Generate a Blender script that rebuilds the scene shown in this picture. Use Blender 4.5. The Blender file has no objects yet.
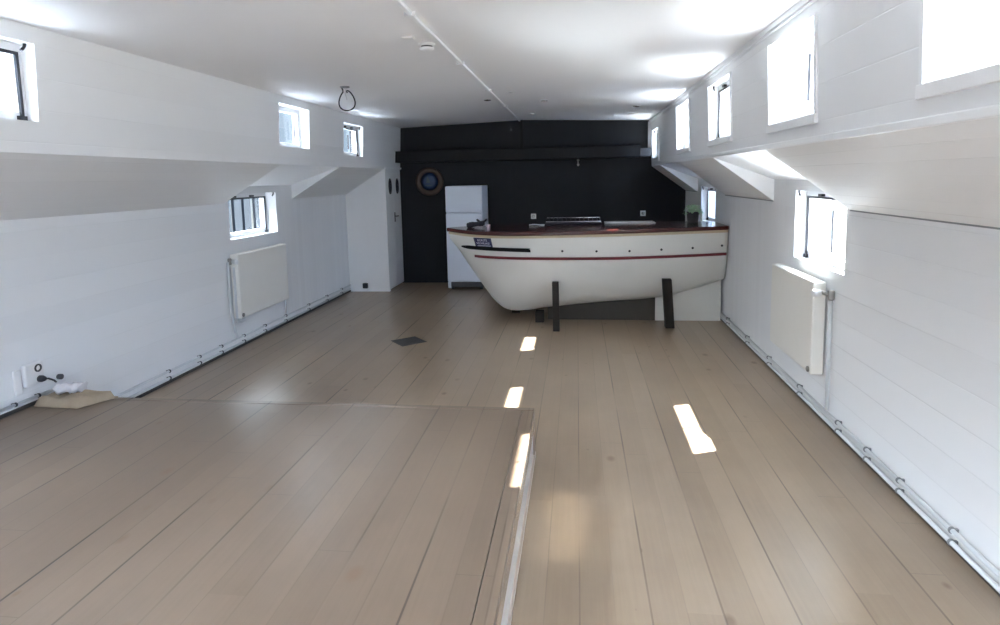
import bpy, bmesh, math, random
from mathutils import Vector, Matrix
random.seed(7)
S = bpy.context.scene
COL = S.collection
PI = math.pi

# ------------------------------------------------------------------ dimensions (metres; x right, y into the room, z up)
Y0, YB = -2.5, 10.0                       # rear end of the built room, black back wall
RU = dict(xb=1.16, xt=1.135, zb=1.845, zt=2.58)      # right cabin side (leans in), bottom and top
LU = dict(xb=-2.885, xt=-2.85, zb=1.885, zt=2.58)
RX, LX = 1.68, -3.52                      # hull sides
RZ, LZ = 1.46, 1.505                      # where the slope meets the hull side
RDZ, LDZ = 1.645, 1.675                   # dormer head height at the hull side
PZ, PX, PY = 0.30, -0.268, 3.66           # raised platform
CZ, CRZ, RIDGE = 2.55, 2.618, -0.86
R_DORM = [(4.08, 5.60), (7.36, 9.0)]
L_DORM = [(5.84, 7.36)]
R_DORM_OFF = [(0.2, 1.7)]
L_DORM_OFF = [(1.2, 2.4)]
# windows: y0, y1, z0, z1
RW_UP = [(9.08, 9.78, 1.96, 2.38), (6.64, 7.42, 1.985, 2.47), (4.91, 5.66, 1.99, 2.45), (3.24, 3.95, 1.985, 2.45), (1.55, 2.27, 1.985, 2.45), (-0.15, 0.60, 1.985, 2.45), (-1.95, -1.18, 1.985, 2.45)]
LW_UP = [(7.50, 8.20, 2.03, 2.43), (5.81, 6.50, 2.06, 2.475), (2.32, 3.07, 2.055, 2.46), (0.25, 1.65, 1.98, 2.50), (-2.3, -0.3, 1.98, 2.50)]
RW_LO = [(4.13, 5.06, 1.045, 1.565), (7.88, 8.76, 1.08, 1.54), (0.4, 1.3, 1.04, 1.535)]
LW_LO = [(5.93, 6.94, 1.13, 1.595), (1.3, 2.2, 1.09, 1.6)]
TWL = 0.19
TW = 0.275                                 # side thickness

# ------------------------------------------------------------------ mesh helper
class MB:
    def __init__(s): s.v = []; s.f = []; s.mi = []; s.sm = []
    def face(s, pts, mi=0, smooth=False):
        n = len(s.v); s.v += [tuple(p) for p in pts]; s.f.append(tuple(range(n, n+len(pts)))); s.mi.append(mi); s.sm.append(smooth); return s
    def box(s, x0, x1, y0, y1, z0, z1, mi=0, M=None):
        P = [Vector((x, y, z)) for z in (z0, z1) for y in (y0, y1) for x in (x0, x1)]
        if M: P = [M @ p for p in P]
        n = len(s.v); s.v += [tuple(p) for p in P]
        for q in ((0,2,3,1),(4,5,7,6),(0,1,5,4),(2,6,7,3),(0,4,6,2),(1,3,7,5)):
            s.f.append(tuple(n+i for i in q)); s.mi.append(mi); s.sm.append(False)
        return s
    def grid(s, rows, mi=0, smooth=True, closed=False):
        n = len(s.v); m = len(rows[0])
        for r in rows: s.v += [tuple(p) for p in r]
        for i in range(len(rows)-1):
            for j in range(m if closed else m-1):
                k = (j+1) % m
                s.f.append((n+i*m+j, n+i*m+k, n+(i+1)*m+k, n+(i+1)*m+j)); s.mi.append(mi); s.sm.append(smooth)
        return s
    def ngon(s, pts, mi=0): return s.face(pts, mi)
    def tube(s, path, r, n=10, cap=True, mi=0, closed=False):
        path = [Vector(p) for p in path]; rows = []; L = len(path)
        up = None
        for i, p in enumerate(path):
            a = path[i-1] if (i > 0 or closed) else p; b = path[(i+1) % L] if (i < L-1 or closed) else p
            t = (b-a).normalized()
            if up is None: up = t.orthogonal().normalized()
            up = (up - t*up.dot(t)).normalized(); w = t.cross(up)
            rr = r[i] if isinstance(r, (list, tuple)) else r
            rows.append([p + up*math.cos(2*PI*j/n)*rr + w*math.sin(2*PI*j/n)*rr for j in range(n)])
        if closed: rows.append(rows[0])
        s.grid(rows, mi, True, True)
        if cap and not closed: s.face(rows[0][::-1], mi); s.face(rows[-1], mi)
        return s
    def lathe(s, prof, o, axis=(0,0,1), n=28, mi=0, smooth=True, caps=True):
        ax = Vector(axis).normalized(); u = ax.orthogonal().normalized(); w = ax.cross(u); o = Vector(o)
        rows = [[o + ax*h + u*math.cos(2*PI*j/n)*r + w*math.sin(2*PI*j/n)*r for j in range(n)] for r, h in prof]
        s.grid(rows, mi, smooth, True)
        if caps: s.face(rows[0][::-1], mi); s.face(rows[-1], mi)
        return s
    def prism(s, pts, d, mi=0):            # planar outline pushed by vector d
        d = Vector(d); a = [Vector(p) for p in pts]; b = [p+d for p in a]
        s.face(a[::-1], mi); s.face(b, mi)
        for i in range(len(a)):
            k = (i+1) % len(a); s.face((a[i], a[k], b[k], b[i]), mi)
        return s

def wloc(o):
    l = Vector((0,0,0))
    while o is not None: l = l + Vector(o.location); o = o.parent
    return l

def obj(name, mb, mats, parent=None, bevel=0.0, origin=None, seg=2, fixn=True):
    if not isinstance(mats, (list, tuple)): mats = [mats]
    if parent is not None: org = wloc(parent)
    elif origin is not None: org = Vector(origin)
    else:
        xs, ys, zs = zip(*mb.v); org = Vector(((min(xs)+max(xs))/2, (min(ys)+max(ys))/2, min(zs)))
    me = bpy.data.meshes.new(name)
    me.from_pydata([tuple(Vector(p)-org) for p in mb.v], [], mb.f)
    for m in mats: me.materials.append(m)
    for p, mi, sm in zip(me.polygons, mb.mi, mb.sm): p.material_index = mi; p.use_smooth = sm
    if fixn:
        bm = bmesh.new(); bm.from_mesh(me); bmesh.ops.remove_doubles(bm, verts=bm.verts, dist=1e-5)
        bmesh.ops.recalc_face_normals(bm, faces=bm.faces); bm.to_mesh(me); bm.free()
    me.update()
    o = bpy.data.objects.new(name, me); COL.objects.link(o)
    if parent is not None: o.parent = parent
    else: o.location = org
    if bevel:
        b = o.modifiers.new('bevel', 'BEVEL'); b.width = bevel; b.segments = seg; b.limit_method = 'ANGLE'; b.angle_limit = 0.6
    return o

def tag(o, label, cat, group=None):
    o['label'] = label; o['category'] = cat
    if group: o['group'] = group
    return o

def thing(name, loc, label, cat, group=None):
    o = bpy.data.objects.new(name, None); COL.objects.link(o); o.location = loc; o.empty_display_size = .1
    return tag(o, label, cat, group)

def struct(name, mb, mats, parent=None, **k):
    o = obj(name, mb, mats, parent, **k)
    if parent is None: o['kind'] = 'structure'
    return o

def copy_tree(o, parent=None):
    c = o.copy(); COL.objects.link(c)
    if parent is not None: c.parent = parent
    for ch in list(o.children): copy_tree(ch, c)
    return c

# ------------------------------------------------------------------ materials
def new_mat(name):
    m = bpy.data.materials.new(name); m.use_nodes = True
    nt = m.node_tree; return m, nt, nt.nodes['Principled BSDF']
def N(nt, t, **k):
    n = nt.nodes.new(t)
    for a, b in k.items(): setattr(n, a, b)
    return n
def math_n(nt, op, a, b=None, c=None):
    n = N(nt, 'ShaderNodeMath', operation=op)
    for i, v in enumerate((a, b, c)):
        if v is None: continue
        if isinstance(v, (int, float)): n.inputs[i].default_value = v
        else: nt.links.new(v, n.inputs[i])
    return n.outputs[0]
def mixc(nt, f, a, b, mode='MIX'):
    n = N(nt, 'ShaderNodeMix', data_type='RGBA', blend_type=mode)
    for i, v in ((0, f), (6, a), (7, b)):
        if isinstance(v, (int, float)): n.inputs[i].default_value = v
        elif isinstance(v, tuple): n.inputs[i].default_value = v if len(v) == 4 else (*v, 1)
        else: nt.links.new(v, n.inputs[i])
    return n.outputs[2]
def noise(nt, vec, scale, detail=4, rough=.55):
    n = N(nt, 'ShaderNodeTexNoise'); n.inputs['Scale'].default_value = scale; n.inputs['Detail'].default_value = detail; n.inputs['Roughness'].default_value = rough
    nt.links.new(vec, n.inputs['Vector']); return n.outputs['Fac']
def vscale(nt, vec, sx, sy, sz):
    n = N(nt, 'ShaderNodeMapping'); n.inputs['Scale'].default_value = (sx, sy, sz); nt.links.new(vec, n.inputs['Vector']); return n.outputs[0]
def bump(nt, b, h, strength, dist):
    n = N(nt, 'ShaderNodeBump'); n.inputs['Strength'].default_value = strength; n.inputs['Distance'].default_value = dist
    nt.links.new(h, n.inputs['Height']); nt.links.new(n.outputs[0], b.inputs['Normal'])
def ramp(nt, f, lo, hi):
    n = N(nt, 'ShaderNodeMapRange'); n.inputs[1].default_value = lo; n.inputs[2].default_value = hi
    nt.links.new(f, n.inputs[0]); return n.outputs[0]

def plain(name, c, rough=.5, metal=0, spec=.5, var=.06, scale=9, bmp=0.0):
    m, nt, b = new_mat(name)
    g = N(nt, 'ShaderNodeNewGeometry').outputs['Position']
    f = noise(nt, g, scale)
    lo = tuple(x*(1-var) for x in c); hi = tuple(min(1, x*(1+var)) for x in c)
    nt.links.new(mixc(nt, f, lo, hi), b.inputs['Base Color'])
    b.inputs['Roughness'].default_value = rough; b.inputs['Metallic'].default_value = metal; b.inputs['Specular IOR Level'].default_value = spec
    if bmp: bump(nt, b, noise(nt, g, scale*12, 3), bmp, .003)
    return m

def planked(name, c, axis, sp, width=.006, dark=.35, rough=.5, vis=1.0, offset=0.0, spec=.4):
    """painted boards: narrow joints across one axis, joint depth uneven along the board"""
    m, nt, b = new_mat(name)
    g = N(nt, 'ShaderNodeNewGeometry').outputs['Position']
    sep = N(nt, 'ShaderNodeSeparateXYZ'); nt.links.new(g, sep.inputs[0])
    t = math_n(nt, 'DIVIDE', math_n(nt, 'ADD', sep.outputs[axis], 50+offset), sp)
    fr = math_n(nt, 'FRACT', t); cell = math_n(nt, 'FLOOR', t)
    d = math_n(nt, 'MULTIPLY', math_n(nt, 'MINIMUM', fr, math_n(nt, 'SUBTRACT', 1.0, fr)), sp)
    line = math_n(nt, 'SUBTRACT', 1.0, ramp(nt, d, width*.35, width))
    wn = N(nt, 'ShaderNodeTexWhiteNoise', noise_dimensions='1D'); nt.links.new(math_n(nt, 'ROUND', t), wn.inputs['W'])
    k = math_n(nt, 'MULTIPLY', ramp(nt, noise(nt, g, .9, 3), .38, .62), math_n(nt, 'MULTIPLY_ADD', wn.outputs[0], .8, .2))
    line2 = math_n(nt, 'MULTIPLY', line, math_n(nt, 'MULTIPLY', k, vis))
    w2 = N(nt, 'ShaderNodeTexWhiteNoise', noise_dimensions='1D'); nt.links.new(cell, w2.inputs['W'])
    tone = mixc(nt, math_n(nt, 'MULTIPLY_ADD', w2.outputs[0], .5, math_n(nt, 'MULTIPLY', noise(nt, g, 1.7, 5), .5)), tuple(x*.955 for x in c), tuple(min(x*1.03, .9) for x in c))
    col = mixc(nt, line2, tone, tuple(x*dark for x in c))
    nt.links.new(col, b.inputs['Base Color'])
    b.inputs['Roughness'].default_value = rough; b.inputs['Specular IOR Level'].default_value = spec
    h = math_n(nt, 'SUBTRACT', math_n(nt, 'MULTIPLY', noise(nt, g, 60, 3), .06), math_n(nt, 'MULTIPLY', line, math_n(nt, 'MULTIPLY_ADD', k, .7, .3)))
    bump(nt, b, h, .35, .004)
    return m

def floor_mat(name, off=0.0, tint=(1,1,1), coat=.45):
    m, nt, b = new_mat(name)
    g = N(nt, 'ShaderNodeNewGeometry').outputs['Position']
    sep = N(nt, 'ShaderNodeSeparateXYZ'); nt.links.new(g, sep.inputs[0])
    x, y = sep.outputs[0], sep.outputs[1]
    sp = .139
    t = math_n(nt, 'DIVIDE', math_n(nt, 'ADD', x, 20*sp+off), sp)
    cell = math_n(nt, 'FLOOR', t); fr = math_n(nt, 'FRACT', t); near = math_n(nt, 'ROUND', t)
    wobble = math_n(nt, 'MULTIPLY', math_n(nt, 'SUBTRACT', noise(nt, vscale(nt, g, 2, .6, 1), 1, 3), .5), .003)
    d = math_n(nt, 'ABSOLUTE', math_n(nt, 'ADD', math_n(nt, 'MULTIPLY', math_n(nt, 'SUBTRACT', t, near), sp), wobble))
    wn = N(nt, 'ShaderNodeTexWhiteNoise', noise_dimensions='1D'); nt.links.new(near, wn.inputs['W'])
    odd = math_n(nt, 'MODULO', near, 2.0)
    strg = math_n(nt, 'MULTIPLY', math_n(nt, 'SUBTRACT', 1.0, math_n(nt, 'MULTIPLY', odd, .68)), math_n(nt, 'MULTIPLY_ADD', wn.outputs[0], .5, .5))
    cmb = N(nt, 'ShaderNodeCombineXYZ'); nt.links.new(near, cmb.inputs[0]); nt.links.new(math_n(nt, 'MULTIPLY', y, .55), cmb.inputs[1])
    along = ramp(nt, noise(nt, cmb.outputs[0], 1.5, 2), .40, .60)
    wid = math_n(nt, 'MULTIPLY_ADD', strg, .0044, .0020)
    line = math_n(nt, 'SUBTRACT', 1.0, math_n(nt, 'SMOOTH_MIN', math_n(nt, 'DIVIDE', d, wid), 1.0, .1))
    line = math_n(nt, 'MAXIMUM', line, 0.0)
    line = math_n(nt, 'MULTIPLY', ramp(nt, line, .0, .45), math_n(nt, 'MULTIPLY', strg, math_n(nt, 'MULTIPLY_ADD', along, .85, .15)))
    # butt joints
    wc = N(nt, 'ShaderNodeTexWhiteNoise', noise_dimensions='1D'); nt.links.new(cell, wc.inputs['W'])
    yy = math_n(nt, 'DIVIDE', math_n(nt, 'ADD', math_n(nt, 'MULTIPLY', wc.outputs[0], 3.6), math_n(nt, 'ADD', y, 40)), 3.6)
    yfr = math_n(nt, 'FRACT', yy)
    butt = math_n(nt, 'MULTIPLY', math_n(nt, 'LESS_THAN', math_n(nt, 'ABSOLUTE', math_n(nt, 'SUBTRACT', yfr, .5)), .0005), .3)
    # tone per board, long grain, blotches, knots
    cc = N(nt, 'ShaderNodeCombineXYZ'); nt.links.new(cell, cc.inputs[0]); nt.links.new(math_n(nt, 'FLOOR', yy), cc.inputs[1])
    wb = N(nt, 'ShaderNodeTexWhiteNoise', noise_dimensions='2D'); nt.links.new(cc.outputs[0], wb.inputs['Vector'])
    ov = N(nt, 'ShaderNodeVectorMath', operation='MULTIPLY_ADD')
    nt.links.new(wb.outputs['Color'], ov.inputs[0]); ov.inputs[1].default_value = (0, 30, 10); nt.links.new(g, ov.inputs[2])
    grain = noise(nt, vscale(nt, ov.outputs[0], 55, 1.6, 1), 1, 5, .6)
    blot = noise(nt, vscale(nt, g, 1.1, .7, 1), 1.3, 5, .6)
    f = math_n(nt, 'ADD', math_n(nt, 'MULTIPLY', wb.outputs[0], .13), math_n(nt, 'ADD', math_n(nt, 'MULTIPLY', grain, .20), math_n(nt, 'MULTIPLY', blot, .67)))
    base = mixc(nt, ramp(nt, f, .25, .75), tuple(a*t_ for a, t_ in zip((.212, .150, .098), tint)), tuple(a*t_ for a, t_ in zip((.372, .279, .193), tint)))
    vor = N(nt, 'ShaderNodeTexVoronoi'); vor.inputs['Scale'].default_value = 1.0; nt.links.new(vscale(nt, ov.outputs[0], 5.0, 3.2, 1), vor.inputs['Vector'])
    vsep = N(nt, 'ShaderNodeSeparateColor'); nt.links.new(vor.outputs['Color'], vsep.inputs[0])
    kr = math_n(nt, 'MULTIPLY_ADD', vsep.outputs[0], .11, .025)
    knot = math_n(nt, 'SUBTRACT', 1.0, ramp(nt, math_n(nt, 'DIVIDE', vor.outputs['Distance'], kr), .55, 1.35))
    knot = math_n(nt, 'MULTIPLY', knot, math_n(nt, 'MULTIPLY', math_n(nt, 'GREATER_THAN', vsep.outputs[1], .2), .85))
    col = mixc(nt, knot, base, (.17, .105, .065))
    col = mixc(nt, math_n(nt, 'MAXIMUM', line, butt), col, (.045, .03, .02))
    nt.links.new(col, b.inputs['Base Color'])
    r = math_n(nt, 'ADD', math_n(nt, 'MULTIPLY', blot, .22), math_n(nt, 'MULTIPLY_ADD', grain, .08, .24))
    nt.links.new(r, b.inputs['Roughness']); b.inputs['Specular IOR Level'].default_value = .5
    b.inputs['Coat Weight'].default_value = coat; b.inputs['Coat Roughness'].default_value = .26
    h = math_n(nt, 'SUBTRACT', math_n(nt, 'MULTIPLY', grain, .10), math_n(nt, 'MAXIMUM', line, butt))
    bump(nt, b, h, .25, .004)
    return m

WHITE = (.78, .79, .80)
M = {}
M['wall'] = planked('white_boarding_lengthwise', WHITE, 2, .172, .0038, .62, vis=.42)
M['slope'] = planked('white_boarding_slope', (.77, .775, .775), 2, .058, .0026, .58, vis=.85)
M['wall_l'] = planked('white_boarding_left', WHITE, 2, .172, .0036, .70, vis=.28)
M['slope_l'] = planked('white_boarding_left_slope', (.77, .775, .775), 2, .058, .0024, .72, vis=.4)
M['vert'] = planked('white_boarding_upright', WHITE, 1, .095, .0035, .72, vis=.5)
M['ceil'] = plain('ceiling_white', (.80, .80, .81), .6, var=.02, scale=1.2)
M['trim'] = plain('white_gloss_trim', (.80, .81, .82), .32, var=.02)
M['frame'] = plain('window_white', (.82, .83, .85), .3, var=.015)
M['black_metal'] = plain('black_gasket', (.012, .012, .02), .35)
M['black_wall'] = planked('black_boarding', (.013, .014, .017), 0, .62, .004, .4, rough=.62, vis=.5, spec=.25)
M['black_paint'] = plain('black_beam_paint', (.008, .008, .009), .6, spec=.25)
M['grey_paint'] = plain('grey_end_paint', (.028, .03, .034), .6)
M['floor'] = floor_mat('oiled_floorboards')
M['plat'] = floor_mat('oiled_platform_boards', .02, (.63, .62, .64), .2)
M['nosing'] = plain('platform_edge_wood', (.42, .34, .28), .35, var=.12, scale=5)
M['riser'] = plain('platform_riser_white', (.80, .80, .78), .13, var=.03, spec=1.0)
M['skirt'] = plain('dark_skirting', (.05, .045, .04), .6)
M['pipe'] = plain('pipe_paint', (.62, .64, .66), .35, var=.05)
M['clip'] = plain('dark_pipe_clip', (.03, .03, .035), .5)
M['clipg'] = plain('grey_pipe_clip', (.22, .23, .24), .5)
M['rad'] = plain('radiator_cream', (.80, .785, .735), .35, var=.02)
M['chrome'] = plain('chrome', (.55, .55, .55), .22, 1.0)
M['brass_valve'] = plain('valve_metal', (.33, .32, .30), .35, .9)
M['hull'] = plain('hull_white', (.65, .645, .61), .38, var=.035, scale=3)
M['mahog'] = plain('dark_mahogany', (.060, .014, .012), .16, var=.35, scale=6)
M['mould'] = plain('beige_moulding', (.50, .41, .27), .4, var=.1)
M['red'] = plain('wale_red', (.14, .014, .020), .4, var=.15)
M['ornament'] = plain('black_ornament', (.008, .008, .008), .7, spec=.15)
M['hole'] = plain('bung_black', (.01, .01, .01), .6)
M['post'] = plain('dark_stained_post', (.024, .020, .017), .7, spec=.15, var=.3, scale=14)
M['darkpanel'] = plain('dark_plinth', (.046, .039, .032), .7, var=.1)
M['fridge'] = plain('fridge_white', (.66, .70, .78), .3, var=.02)
M['grille'] = plain('grille_dark', (.08, .08, .085), .5)
M['navy'] = plain('navy_sign', (.010, .010, .065), .4)
M['sign_text'] = plain('sign_lettering', (.62, .62, .75), .5)
M['plastic'] = plain('white_plastic', (.76, .76, .76), .35, var=.02)
M['paper'] = plain('paper_white', (.6, .6, .62), .7)
M['steel'] = plain('sink_steel', (.42, .42, .43), .28, .9)
M['leaf'] = plain('pale_green_leaf', (.40, .60, .40), .45, var=.3, scale=40)
M['pot'] = plain('dark_pot', (.06, .06, .06), .5)
M['pottrim'] = plain('pale_stem', (.55, .62, .52), .5)
M['wood_ring'] = plain('varnished_ring', (.065, .038, .026), .5, var=.2, scale=12)
M['bluedisc'] = plain('blue_disc', (.008, .03, .095), .3, var=.4, scale=10)
M['sail'] = plain('pale_emblem', (.04, .07, .07), .5)
M['cloth'] = plain('beige_cloth', (.35, .28, .20), .9, var=.22, scale=16, bmp=.5)
M['crumple'] = plain('pale_wrap', (.66, .64, .66), .55, var=.1, scale=30)
M['iron'] = plain('hatch_iron', (.045, .043, .042), .55, var=.3, scale=20)
M['cable'] = plain('black_cable', (.015, .015, .017), .5)
M['bundle'] = plain('black_leather', (.010, .009, .016), .6, spec=.25)
M['glassware'] = plain('smoky_glass', (.30, .24, .27), .1)
M['fence'] = plain('grey_fence', (.014, .017, .021), .9, spec=.1, var=.2)

m, nt, b = new_mat('window_glass')
for n in list(nt.nodes): nt.nodes.remove(n)
out = N(nt, 'ShaderNodeOutputMaterial'); mx = N(nt, 'ShaderNodeMixShader'); tr = N(nt, 'ShaderNodeBsdfTransparent'); gl = N(nt, 'ShaderNodeBsdfGlossy')
tr.inputs[0].default_value = (.93, .96, .97, 1); gl.inputs['Roughness'].default_value = .02
fr = N(nt, 'ShaderNodeFresnel'); gm = N(nt, 'ShaderNodeNewGeometry')
nt.links.new(math_n(nt, 'MULTIPLY_ADD', gm.outputs['Backfacing'], 1/1.45-1.45, 1.45), fr.inputs[0])     # same mirror strength from both faces
nt.links.new(math_n(nt, 'MULTIPLY', fr.outputs[0], .8), mx.inputs[0]); nt.links.new(tr.outputs[0], mx.inputs[1]); nt.links.new(gl.outputs[0], mx.inputs[2]); nt.links.new(mx.outputs[0], out.inputs[0])
M['glass'] = m

# ------------------------------------------------------------------ room shell
fl = MB(); fl.box(LX-.2, RX+.2, Y0, YB+.1, -.08, 0)
struct('floor', fl, M['floor'])
pl = MB(); pl.box(LX, PX-.074, Y0, PY-.052, 0, PZ)
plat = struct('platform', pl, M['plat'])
ns = MB(); ns.box(PX-.071, PX, Y0, PY-.050, PZ-.03, PZ+.001); struct('nosing', ns, M['plat'], plat, bevel=.004)
nf = MB(); nf.box(LX, PX, PY-.047, PY, 0.001, PZ+.001); struct('nosing', nf, M['plat'], plat, bevel=.004)
rs = MB(); rs.box(PX-.071, PX-.006, Y0, PY-.051, .001, PZ-.031); struct('riser', rs, M['riser'], plat)
ep = MB(); ep.box(PX-.0055, PX-.002, Y0, PY-.052, PZ-.125, PZ-.031); struct('edge_profile', ep, plain('brushed_aluminium', (.80, .80, .78), .24, 1.0), plat)
bd = MB(); bd.box(PX-.006, PX+.006, Y0, PY, 0.001, .02); struct('shoe_bead', bd, M['nosing'], plat)

ce = MB()
ce.face([(LU['xt']-.02, Y0, CZ), (RIDGE, Y0, CRZ), (RIDGE, YB+.1, CRZ), (LU['xt']-.02, YB+.1, CZ)])
ce.face([(RIDGE, Y0, CRZ), (RU['xt']+.03, Y0, CZ), (RU['xt']+.03, YB+.1, CZ), (RIDGE, YB+.1, CRZ)])
ce.face([(LU['xt']-.4, Y0, CZ+.12), (RU['xt']+.4, Y0, CZ+.12), (RU['xt']+.4, YB+.1, CZ+.12), (LU['xt']-.4, YB+.1, CZ+.12)])
struct('ceiling', ce, M['ceil'], fixn=False)

def side(name, s, U, X, Z, DZ, dorm, up, lo, vert, TW, TWU=None):
    mb = MB(); TWU = TWU or TW
    def xu(z): return U['xb'] + (U['xt']-U['xb'])*(z-U['zb'])/(U['zt']-U['zb'])
    def inh(y, z, holes): return any(h[0] < y < h[1] and h[2] < z < h[3] for h in holes)
    # cabin side
    ys = sorted({Y0, YB} | {v for h in up for v in h[:2]}); zs = sorted({U['zb'], U['zt']} | {v for h in up for v in h[2:]})
    for a, c in zip(ys, ys[1:]):
        for e, g in zip(zs, zs[1:]):
            if inh((a+c)/2, (e+g)/2, up): continue
            for t in (0, TWU*s):
                mb.face([(xu(e)+t, a, e), (xu(e)+t, c, e), (xu(g)+t, c, g), (xu(g)+t, a, g)], 0)
    for h in up + lo:
        y0, y1, z0, z1 = h
        f = xu if h in up else (lambda z: X)
        tw = TWU if h in up else TW
        for P in (((y0, z0), (y0, z1)), ((y1, z0), (y1, z1)), ((y0, z0), (y1, z0)), ((y0, z1), (y1, z1))):
            (a, e), (c, g) = P
            mb.face([(f(e), a, e), (f(g), c, g), (f(g)+tw*s, c, g), (f(e)+tw*s, a, e)], 2)
    # hull side
    ys = sorted({Y0, YB} | {v for h in lo for v in h[:2]} | {v for d in dorm for v in d} | {v for v in vert}); zs = sorted({0, Z, DZ} | {v for h in lo for v in h[2:]})
    for a, c in zip(ys, ys[1:]):
        ind = any(d[0] < (a+c)/2 < d[1] for d in dorm)
        mi = 1 if vert[0] < (a+c)/2 < vert[1] else 0
        for e, g in zip(zs, zs[1:]):
            if (e+g)/2 > Z and not ind: continue
            if inh((a+c)/2, (e+g)/2, lo): continue
            for t in (0, TW*s):
                mb.face([(X+t, a, e), (X+t, c, e), (X+t, c, g), (X+t, a, g)], mi)
        if ind:
            mb.face([(U['xb'], a, U['zb']), (U['xb'], c, U['zb']), (X, c, DZ), (X, a, DZ)], 2)
        else:
            mb.face([(U['xb'], a, U['zb']), (U['xb'], c, U['zb']), (X, c, Z), (X, a, Z)], 3)
    for d in dorm:
        for y in d:
            mb.face([(U['xb'], y, U['zb']), (X, y, DZ), (X, y, Z)], 2)
    # outer deck over the slope
    mb.face([(U['xb']+TWU*s, Y0, U['zb']+.1), (U['xb']+TWU*s, YB, U['zb']+.1), (X+TW*s, YB, DZ+.06), (X+TW*s, Y0, DZ+.06)], 2)
    return struct(name, mb, [M['wall'] if s > 0 else M['wall_l'], M['vert'], M['trim'], M['slope'] if s > 0 else M['slope_l']], fixn=False)

side('wall_right', 1, RU, RX, RZ, RDZ, R_DORM+R_DORM_OFF, RW_UP, RW_LO, (5.3, 7.35), TW)
side('wall_left', -1, LU, LX, LZ, LDZ, L_DORM+L_DORM_OFF, LW_UP, LW_LO, (7.05, 9.16), TWL, .13)
wb = MB(); wb.box(LX-.2, RX+.3, YB, YB+.12, 0, 2.72); struct('wall_back', wb, M['black_wall'])
# rear end of the cabin, behind the camera: a wall with a wide glazed opening
wr = MB(); wr.box(LX-.3, -2.3, Y0-.12, Y0, 0, 2.72); wr.box(.5, RX+.3, Y0-.12, Y0, 0, 2.72); wr.box(-2.3, .5, Y0-.12, Y0, 2.35, 2.72); wr.box(-2.3, .5, Y0-.12, Y0, 0, .9)
struct('wall_rear', wr, M['wall'])

# cornice, string course and small trims
t1 = MB(); t1.box(RU['xt']-.022, RU['xt']+.004, Y0, YB, CZ-.030, CZ+.004); struct('trim_1', t1, M['trim'], bevel=.005)
t2 = MB(); t2.tube([(RU['xt']-.012, Y0, CZ-.043), (RU['xt']-.012, YB-.02, CZ-.043)], .007); struct('trim_2', t2, M['trim'])
t4 = MB(); t4.box(RU['xb']-.014, RU['xb']+.006, Y0, 9.4, RU['zb']-.003, RU['zb']+.030); struct('trim_4', t4, M['trim'], bevel=.005)
for n_, (a, c) in enumerate(((Y0, 4.075), (5.605, 7.355), (9.005, YB-.01))):
    t9 = MB(); t9.box(RX-.006, RX-.0005, a, c, RZ-.004, RZ+.004); struct('trim_%d' % (9+n_), t9, M['clipg'])
bl = MB(); bl.box(LX+.0, LX+.012, PY, 9.17, 0.0, .022); struct('baseboard_left', bl, M['skirt'])
bl = MB(); bl.box(LX+.0, LX+.012, Y0, PY-.01, PZ, PZ+.022); struct('baseboard_left_platform', bl, M['skirt'])
br = MB(); br.box(RX-.012, RX, Y0, YB-.3, 0.0, .022); struct('baseboard_right', br, M['skirt'])

# back wall: beam, upright over it, end block
bm_ = MB(); bm_.box(LU['xt']-.035, .96, 9.72, YB, 1.985, 2.165); struct('beam', bm_, M['black_paint'], bevel=.006)
be = MB(); be.box(.961, RU['xb']-.03, 9.74, YB, 1.99, 2.12); struct('beam_end', be, M['grey_paint'], bevel=.004)
t5 = MB(); t5.box(RIDGE-.035, RIDGE+.01, YB-.03, YB, 2.165, CRZ+.02); struct('trim_5', t5, M['black_paint'])
t6 = MB(); t6.box(RU['xt']-.035, RU['xt']+.05, YB-.025, YB, 2.12, CZ-.02); struct('trim_6', t6, M['trim'])

# closet in the far left corner: front panel to the camera, double doors on its right side
CX, CY = -2.885, 9.17
cw = MB()
cw.prism([(LX, CY, 0), (CX-.03, CY, 0), (CX-.03, CY, 1.87), (LX, CY, LZ-.005)], (0, .03, 0)); cw.box(CX-.05, CX, CY+.03, CY+.06, 0, 1.885)
struct('wall_closet', cw, M['trim'])
cp = MB(); cp.box(CX-.035, CX+.004, CY-.006, CY+.03, 0, 1.89); struct('trim_7', cp, M['trim'], bevel=.003)
door = bpy.data.objects.new('door_1', None); COL.objects.link(door); door.location = (CX, 9.6, 0); door['kind'] = 'structure'
for (a, c) in ((CY+.062, 9.582), (9.588, YB-.004)):
    d = MB(); d.box(CX-.034, CX-.004, a, c, .02, 1.875); lf = obj('door_leaf', d, M['trim'], door, bevel=.004)
    ym = (a+c)/2
    rg = MB(); rows = []
    for r_, h in ((.070, 0), (.070, .012), (.056, .014), (.054, .004)):
        rows.append([(CX-.004+h, ym+math.cos(q*PI/16)*r_, 1.615+math.sin(q*PI/16)*r_*1.75) for q in range(32)])
    rg.grid(rows, closed=True); obj('porthole_rim', rg, M['black_metal'], lf)
    pg = MB(); pg.ngon([(CX-.001, ym+math.cos(q*PI/16)*.056, 1.615+math.sin(q*PI/16)*.098) for q in range(32)]); obj('porthole_glass', pg, M['bundle'], lf)
hd = MB(); hd.tube([(CX, 9.61, 1.14), (CX+.035, 9.61, 1.14), (CX+.035, 9.69, 1.14)], .009); hd.box(CX-.004, CX+.004, 9.59, 9.63, 1.05, 1.2); obj('door_handle', hd, M['grille'], door)
dh = MB(); dh.box(CX-.04, CX+.006, CY+.03, YB, 1.876, 1.89); obj('door_head', dh, M['trim'], door)
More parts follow.
